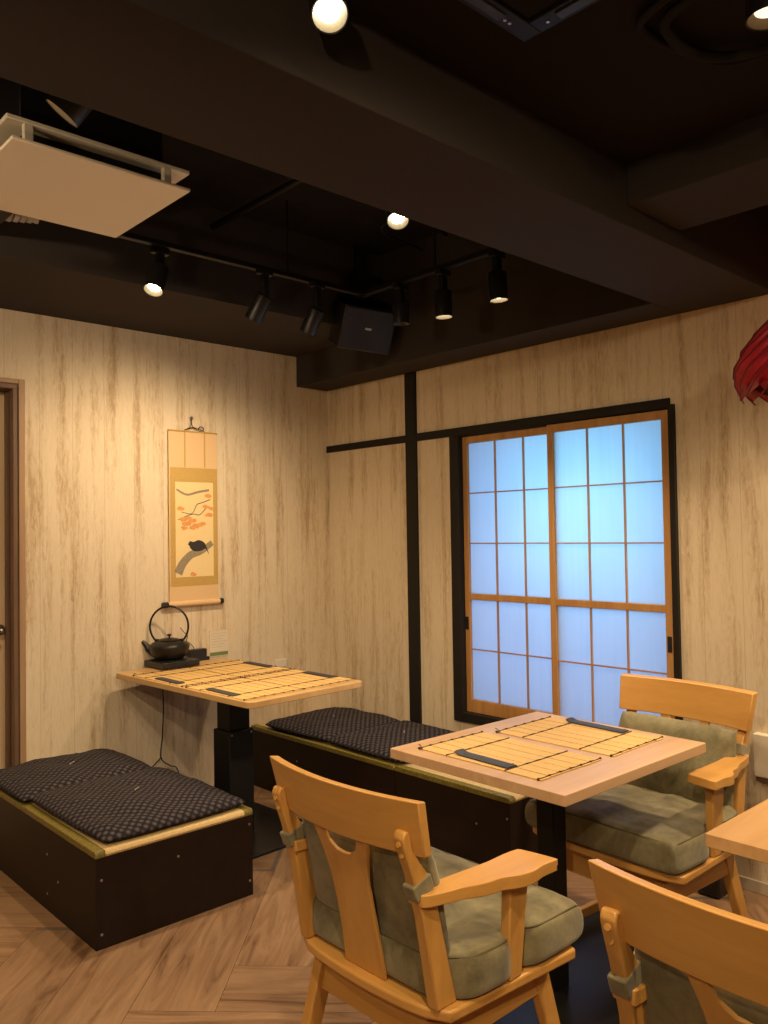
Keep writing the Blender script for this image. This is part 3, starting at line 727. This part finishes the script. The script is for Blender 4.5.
    def bx(z, y): return -.205-.060*((z-.366)/.34)**1.3-.016*((z-.366)/.34)*(1-(y/.25)**2)
    # build as strips so that the board can bend
    vf = [bm.verts.new((bx(z, y), y, z)) for y, z in pr]; vb = [bm.verts.new((bx(z, y)+th, y, z)) for y, z in pr]
    nn = len(pr)
    for i in range(nn):
        j = (i+1) % nn; bm.faces.new((vf[i], vf[j], vb[j], vb[i]))
    # caps: ladder left/right; lower part full width, upper part two arms
    nl = len(left); nt_ = len(notch)
    for V in (vf, vb):
        Lf = V[:nl]; Nf = V[nl:nl+nt_]; Nr = V[nl+nt_-1:nl+2*nt_-1]; Rt = V[nl+2*nt_-1:][::-1]
        for i in range(4): bm.faces.new((Lf[i], Lf[i+1], Rt[i+1], Rt[i]))          # up to .63
        bm.faces.new((Lf[4], Lf[5], Nf[2], Nf[3], Nf[4])); bm.faces.new((Lf[5], Lf[6], Nf[0], Nf[1], Nf[2]))
        c = Nf[4]; r2 = V[nl+nt_:nl+2*nt_-1]   # right notch bottom->top
        bm.faces.new((Rt[4], Rt[5], r2[1], r2[0], c)); bm.faces.new((Rt[5], Rt[6], r2[3], r2[2], r2[1]))
        bm.faces.new((Lf[4], c, Rt[4]))
    obj('back_splat', bm, M['honey_z'], t, bevel=.003)
    # swivel base
    bm = bmesh.new(); cyl(bm, (0, 0, .322), (0, 0, .3415), .11, n=32); obj('swivel_plate', bm, M['steel'], t)
    hx, hy = .165, .185
    for sx in (-1, 1):
        for sy_ in (-1, 1):
            bm = bmesh.new(); tx, ty, fx, fy = sx*hx, sy_*hy, sx*.222, sy_*.232
            loft(bm, [[(fx-.019, fy-.014, 0), (fx+.019, fy-.014, 0), (fx+.019, fy+.014, 0), (fx-.019, fy+.014, 0)],
                      [(tx-.026, ty-.015, .320), (tx+.026, ty-.015, .320), (tx+.026, ty+.015, .320), (tx-.026, ty+.015, .320)]])
            obj('leg', bm, M['honey_z'], t, bevel=.004)
    for s in (-1, 1):
        bm = bmesh.new(); loft(bm, [[(-hx+.01, s*(hy)-.011, .322), (hx-.01, s*hy-.011, .322), (hx-.01, s*hy+.011, .322), (-hx+.01, s*hy+.011, .322)],
                                    [(-hx+.0, s*(hy+.009)-.011, .255), (hx+.0, s*(hy+.009)-.011, .255), (hx+.0, s*(hy+.009)+.011, .255), (-hx-.0, s*(hy+.009)+.011, .255)]])
        obj('side_apron', bm, M['honey'], t, bevel=.002)
        bm = bmesh.new(); loft(bm, [[(s*hx-.011, -hy+.01, .321), (s*hx+.011, -hy+.01, .321), (s*hx+.011, hy-.01, .321), (s*hx-.011, hy-.01, .321)],
                                    [(s*(hx+.010)-.011, -hy-.0, .250), (s*(hx+.010)+.011, -hy-.0, .250), (s*(hx+.010)+.011, hy+.0, .250), (s*(hx+.010)-.011, hy+.0, .250)]])
        obj('cross_apron', bm, M['honey_y'], t, bevel=.002)
        bm = bmesh.new(); box(bm, -.235, .235, s*.222-.010, s*.222+.010, .030, .062); obj('stretcher', bm, M['honey'], t, bevel=.003)
    return t
ch = make_chair()
CG = 'honey wood armchairs with olive cushions'
def chair_at(o, x, y, a, label, z=0): o.location = (x, y, z); o.rotation_euler = (0, 0, R(a)); tag(o, label, 'chair', CG)
cB = copy_tree(ch); cC = copy_tree(ch)
chair_at(ch, -1.637, -2.382, .3, 'honey wood armchair with olive cushions seen whole from behind, left of the square table')
chair_at(cB, -.674, -2.387, 176.3, 'honey wood armchair with its back to the window and wall, facing the square table', .006)
chair_at(cC, -1.640, -3.268, .4, 'honey wood armchair cropped by the bottom right corner, at the light oak table')

# ------------------------------------------------------------------ ceiling fittings
ac = thing('ceiling_air_conditioner', 'cream square panel air conditioner hanging from the dark ceiling', 'air conditioner', (-2.081, -1.384, 2.35))
B('lower_panel', -.254, .254, -.251, .251, 0, .010, M['acpanel'], ac, .003)
B('upper_panel', -.252, .278, -.205, .300, .073, .086, M['acpanel'], ac, .003)
B('inner_body', -.19, .21, -.16, .22, .010, .073, M['steel'], ac, .004)
for x in (-.195, .205):
    for y in (-.195, .20): B('corner_bracket', x-.012, x+.012, y-.010, y+.010, .010, .074, M['acpanel'], ac, .002)
B('rear_housing', -.20, .22, -.15, .25, .086, .400, M['steel'], ac, .004)
# ribbed air outlet on the bay side
vt = thing('air_outlet', 'ribbed pale air outlet peeking out under the air conditioner', 'vent', (-2.12, -.74, 2.498))
bm = bmesh.new()
for k in range(16):
    x = -.2+k*.024; h = .030*max(.1, 1-abs((x-.16)/.36)) if x > 0 else .030
    cyl(bm, (x, 0, .0), (x+.016, 0, .0), .030 if x < .06 else max(.008, .030-.16*(x-.06)), n=14)
obj('ribbed_sleeve', bm, M['white'], vt)
bm = bmesh.new(); tube(bm, [(-.22, 0, 0), (.17, 0, 0)], .012); obj('core', bm, M['white'], vt)

# track
TY, TX, TZ = -.975, -.5607, 2.42
tr = thing('lighting_track', 'black L-shaped lighting track hung under the dark ceiling bay', 'track', (TX, TY, TZ))
def trk(name, x0, x1, y0, y1):
    bm = bmesh.new(); box(bm, x0, x1, y0, y1, 0, .020); o = obj(name, bm, M['steel'], tr, bevel=.002); return o
trk('track_rail', -2.6, .0, -.014, .014); trk('track_rail', -.014, .014, -1.245, -.014)
trk('corner_joint', -.03, .022, -.022, .022)
for x, y in ((-.43, 0), (-1.6, 0), (0, -.45), (0, -1.1)):
    bm = bmesh.new(); cyl(bm, (x, y, .02), (x, y, .33), .005, n=10); obj('hanger_rod', bm, M['steel'], tr, smooth='auto')
def spot(px, py, pz, top, aim, label, on=True, length=.110, rad=.036, power=30, size=70, blend=.6, dim=False, colr=(1, .74, .45)):
    """lens centre at p, body runs back opposite to aim; `top` = track height above"""
    p = Vector((px, py, pz)); d = (Vector(aim)-p).normalized(); back = p-d*length
    t = thing('spotlight', label, 'spotlight', (back.x, back.y, back.z), 0, 'black cylinder spotlights')
    loc = -back
    q = (-d).to_track_quat('Z', 'Y')
    bm = bmesh.new(); n = 28
    prof = [(rad*.86, .020), (rad*.92, .002), (rad, 0), (rad, length-.004), (rad*.93, length)]
    rings = [[(p-back)+q @ Vector((r*math.cos(2*PI*i/n), r*math.sin(2*PI*i/n), z)) for i in range(n)] for r, z in prof]
    loft(bm, rings, False)
    bm.faces.new([bm.verts.new(v.co) for v in list(bm.verts)[-n:]])
    bmesh.ops.remove_doubles(bm, verts=bm.verts, dist=1e-6)
    obj('lamp_body', bm, M['blackplastic'], t, smooth='auto')
    bm = bmesh.new()
    loft(bm, [[(p-back)+q @ Vector((r*math.cos(2*PI*i/n), r*math.sin(2*PI*i/n), z)) for i in range(n)] for r, z in ((rad*.93, .0015), (rad*.62, .016))], False)
    obj('reflector', bm, M['reflector'] if on else M['blackplastic'], t, smooth=True)
    bm = bmesh.new(); bm.faces.new([bm.verts.new((p-back)+q @ Vector((rad*.66*math.cos(2*PI*i/n), rad*.66*math.sin(2*PI*i/n), .0155))) for i in range(n)])
    obj('lens', bm, (M['lampdim'] if dim else M['lamp']) if on else M['blackplastic'], t)
    # yoke to the track
    mid = (p+back)/2-back; tz = top-back.z
    bm = bmesh.new(); side = d.cross(Vector((0, 0, 1)));
    side = side.normalized() if side.length > .05 else Vector((1, 0, 0))
    cyl(bm, (0, 0, -.01), (0, 0, max(.005, tz-.03)), .007, n=12)
    box(bm, -.014, .014, -.014, .014, min(0, tz-.035), tz-.02)
    obj('yoke', bm, M['steel'], t, bevel=.002)
    B('track_adapter', -.035, .035, -.015, .015, tz-.024, tz, M['steel'], t, .003)
    if on:
        l = bpy.data.lights.new('spot_beam', 'SPOT'); l.energy = power; l.spot_size = R(size); l.spot_blend = blend; l.color = colr; l.shadow_soft_size = .03
        lo = bpy.data.objects.new('spot_beam', l); col.objects.link(lo); lo.location = p+d*.004; lo.rotation_euler = q.to_euler()
        lo.rotation_euler = (-d).to_track_quat('Z', 'Y').to_euler()
    return t
E1 = 1.0
spot(-1.615, -.985, 2.245, TZ, (-2.05, -1.25, 1.2), 'lit spotlight on the track nearest the air conditioner', power=44, size=110)
spot(-1.150, -.945, 2.222, TZ, (-1.42, -.10, .95), 'tilted spotlight in the middle of the track aimed at the scroll wall', power=48, size=125, blend=1)
spot(-.868, -.945, 2.212, TZ, (-1.02, -.08, .85), 'tilted spotlight beside the speaker aimed at the scroll wall', power=26, size=125, blend=1)
spot(-.561, -1.470, 2.222, TZ, (-.53, -1.50, 0), 'lit downward spotlight left of the last one before the beam', power=24, size=90, dim=False)
spot(-.561, -1.762, 2.228, TZ, (-.48, -1.85, 0), 'lit downward spotlight last on the track beside the big beam', power=28, size=90)
spot(-.561, -1.215, 2.245, TZ, (-.50, -1.16, 0), 'unlit spotlight in shadow just right of the speaker', on=False, length=.09)
spot(-1.233, -1.90, 2.333, 2.52, (-1.75, -2.60, .9), 'bright round spotlight showing its lens below the far edge of the big beam', power=40, size=80)
spot(-2.13, -2.66, 2.262, 2.36, (-2.35, -3.05, 1.55), 'bright round spotlight at the top of the picture under the near ceiling', power=10, size=100, length=.06, rad=.034)
spot(-2.314, -1.905, 2.314, 2.47, (-2.306-.46, -1.905+.40, 2.300-.74), 'spotlight tipped sideways between the air conditioner and the big beam', power=4, size=80, dim=True, rad=.042, length=.10)
spot(-1.475, -3.165, 2.29, 2.44, (-1.45, -3.15, 1), 'spotlight cut off by the top right corner of the picture', power=18, size=100, dim=True, rad=.042)

# speaker in the corner of the bay
sp_ = thing('wall_speaker', 'black box speaker hung in the ceiling corner, tilted downwards', 'speaker', (-.415, -.800, 2.335), R(-20))
mt = Matrix.Rotation(R(-0), 4, 'Z') @ Matrix.Rotation(R(24), 4, 'X') @ Matrix.Rotation(R(4), 4, 'Y')
B('cabinet', -.135, .135, -.07, .09, -.105, .105, M['blackplastic'], sp_, .006, mat=mt)
B('grille', -.128, .128, -.078, -.0705, -.098, .098, M['spkplastic'], sp_, .004, mat=mt)
B('badge', -.020, .012, -.080, -.0785, .000, .010, M['white'], sp_, mat=mt)
B('bracket', -.02, .02, .03, .06, .08, .43, M['steel'], sp_, .002)

# cassette frame in the near ceiling
gr = thing('ceiling_hatch', 'black ceiling vent frame cropped by the top of the picture', 'vent', (-1.70, -2.764, 2.35))
def gb(n, *a, m='steel'): return B(n, *a, M[m], gr, .002)
gb('frame_bar', -.60, 0, -.045, 0, -.014, -.0005); gb('frame_bar', -.045, 0, -.60, -.045, -.014, -.0005)
gb('frame_bar', -.60, 0, -.60, -.555, -.014, -.0005); gb('frame_bar', -.60, -.555, -.555, -.045, -.014, -.0005)
gb('slot_blade', -.50, -.10, -.035, -.012, -.018, -.0141, m='spkplastic'); gb('slot_blade', -.035, -.012, -.50, -.10, -.018, -.0141, m='spkplastic')
gb('filter_panel', -.555, -.045, -.555, -.045, -.006, -.0005, m='recess')
bm = bmesh.new()
for x, y in ((-.022, -.075), (-.075, -.022), (-.09, -.022)): cyl(bm, (x, y, -.014), (x, y, -.0165), .0035, n=10)
obj('screw', bm, M['bead'], gr)
bm = bmesh.new()
tube(bm, spline([(-1.60,-3.3,2.335),(-1.575,-3.03,2.33),(-1.50,-2.985,2.32),(-1.40,-3.00,2.32),(-1.33,-3.06,2.325),(-1.30,-3.16,2.335),(-1.36,-3.3,2.335)]), .011, 10)
tube(bm, spline([(-1.66,-3.3,2.338),(-1.60,-2.99,2.335),(-1.52,-2.95,2.335),(-1.42,-2.97,2.335),(-1.30,-3.02,2.338),(-1.27,-3.2,2.338)]), .009, 10)
tag(obj('cable_coil', bm, M['recess'], None, smooth=True), 'loops of black cable against the near ceiling, top right', 'cable')

# red folded-paper parasol
um = thing('paper_parasol', 'red pleated paper parasol hanging at the right edge of the picture', 'parasol', (-.535, -2.86, 1.70))
bm = bmesh.new(); n = 16; sub_ = 8; prof = [(.004, .290), (.035, .280), (.080, .250), (.125, .205), (.162, .155), (.182, .108), (.186, .085), (.181, .055), (.168, .018)]
rings = []
for r, z in prof:
    ring = []
    for i in range(n*sub_):
        ph = (i % sub_)/sub_; a = 2*PI*(i/(n*sub_)); k = math.sin(PI*ph)   # 0 at ribs, 1 mid panel
        dep = 1-.085*k*min(1, r/.1)-.03*math.sin(2*PI*ph)*min(1, r/.1)
        zz = z+(.030*k*(1-z/.07) if z < .07 else 0)
        tw = a+8.*z     # folds sweep round the dome
        ring.append((r*dep*math.cos(tw), r*dep*math.sin(tw), zz))
    rings.append(ring)
loft(bm, rings, False); c_ = obj('canopy', bm, M['red'], um, smooth='auto')
so_ = c_.modifiers.new('thick', 'SOLIDIFY'); so_.thickness = .0015
for i in range(n):
    bm = bmesh.new(); pts = []
    for r, z in prof[1:]:
        a = 2*PI*i/n+8.*z; pts.append(((r+.001)*math.cos(a), (r+.001)*math.sin(a), z))
    a = 2*PI*i/n; pts.append((.167*math.cos(a+.08), .167*math.sin(a+.08), .010))
    tube(bm, pts, .0022, 6); obj('rib', bm, M['rededge'], um, smooth=True)
bm = bmesh.new(); cyl(bm, (0, 0, -.10), (0, 0, .300), .006, n=12); obj('shaft', bm, M['rededge'], um)
bm = bmesh.new(); lathe(bm, [(.012, .285), (.020, .292), (.014, .308), (.004, .318)], 16); obj('cap', bm, M['rededge'], um, smooth=True)
bm = bmesh.new(); tube(bm, [(0, 0, .315), (0, 0, 1.05)], .0012, 5); obj('hanging_string', bm, M['thread'], um)

# pale box on the right wall, dark case behind the window chair
wb = thing('wall_box', 'pale wall-mounted box low on the right wall, cut off by the picture edge', 'box', (0, -2.62, .43))
B('cover', -.032, -.0005, -.155, .153, 0, .155, M['card'], wb, .004); B('lower_lip', -.026, -.0005, -.150, .148, -.018, 0, M['jamb'], wb, .002)
fb = thing('floor_case', 'narrow black case between the window chair and the wall', 'case', (-.105, -2.345, 0))
B('case_body', -.06, .06, -.045, .045, 0, .52, M['blackplastic'], fb, .012)
bm = bmesh.new(); tube(bm, spline([(-.035, 0, .515), (-.02, 0, .545), (.02, 0, .545), (.035, 0, .515)]), .005, 8); obj('carry_handle', bm, M['blackplastic'], fb, smooth=True)

# ------------------------------------------------------------------ lights
def area(name, loc, rot, sx, sy, e, c):
    l = bpy.data.lights.new(name, 'AREA'); l.shape = 'RECTANGLE'; l.size = sx; l.size_y = sy; l.energy = e; l.color = c
    o = bpy.data.objects.new(name, l); col.objects.link(o); o.location = loc; o.rotation_euler = rot; return o
# daylight behind the panes
area('sky_panel', (.40, -1.6, 1.15), (0, R(90), 0), 1.5, 1.35, 7.2, (.24, .47, 1.0))
area('sky_panel', (.36, -1.72, 1.45), (0, R(90), 0), .6, .7, 2.0, (.12, .80, 1.0))
# unseen spots: the rest of the room's downlights, plus an added uplight
def unseen_lamp(x, y, z, e, aim, c=(1, .74, .45), size=120):
    l = bpy.data.lights.new('unseen_spot', 'SPOT'); l.energy = e; l.color = c; l.spot_size = R(size); l.spot_blend = .8; l.shadow_soft_size = .05
    o = bpy.data.objects.new('unseen_spot', l); col.objects.link(o); o.location = (x, y, z)
    o.rotation_euler = (Vector((x, y, z))-Vector(aim)).to_track_quat('Z', 'Y').to_euler()
unseen_lamp(-2.5, -3.3, 2.30, 70, (-1.3, -2.3, .4), size=100); unseen_lamp(-3.3, -1.9, 2.3, 60, (-2.2, -.4, .9), size=130); unseen_lamp(-2.2, -4.4, 2.3, 60, (-1.4, -3.2, .4)); unseen_lamp(-4.0, -4.0, 2.3, 70, (-2.4, -2.2, .2))
unseen_lamp(-.18, -3.25, 2.2, 105, (-.62, -2.3, .50), size=85); unseen_lamp(-3.7, -3.0, 1.0, 25, (-2.1, -1.4, 2.35), size=50)  # seat lamp out of view; low uplight added only to brighten the air conditioner
w = bpy.data.worlds.new('world'); sc.world = w; w.use_nodes = True
w.node_tree.nodes['Background'].inputs[0].default_value = (.03, .028, .03, 1)

# ------------------------------------------------------------------ camera
cam = bpy.data.cameras.new('camera'); co = bpy.data.objects.new('camera', cam); col.objects.link(co); sc.camera = co
yw, pt, rl = R(47.2328), R(1.5128), R(-.9096)
F = Vector((math.cos(yw)*math.cos(pt), math.sin(yw)*math.cos(pt), math.sin(pt)))
Rr = Vector((math.sin(yw), -math.cos(yw), 0)); U = Rr.cross(F)
R2 = Rr*math.cos(rl)+U*math.sin(rl); U2 = -Rr*math.sin(rl)+U*math.cos(rl)
mw = Matrix.Identity(4)
for i in range(3): mw[i][0] = R2[i]; mw[i][1] = U2[i]; mw[i][2] = -F[i]
mw[0][3], mw[1][3], mw[2][3] = -3.058, -3.7851, 1.3309
co.matrix_world = mw
cam.sensor_fit = 'VERTICAL'; cam.sensor_height = 24; cam.lens = 825.65/1024*24; cam.clip_start = .02; cam.clip_end = 60
sc.view_settings.view_transform = 'Standard'; sc.view_settings.look = 'None'; sc.view_settings.gamma = 1; sc.view_settings.exposure = .2
sc.view_settings.use_curve_mapping = False
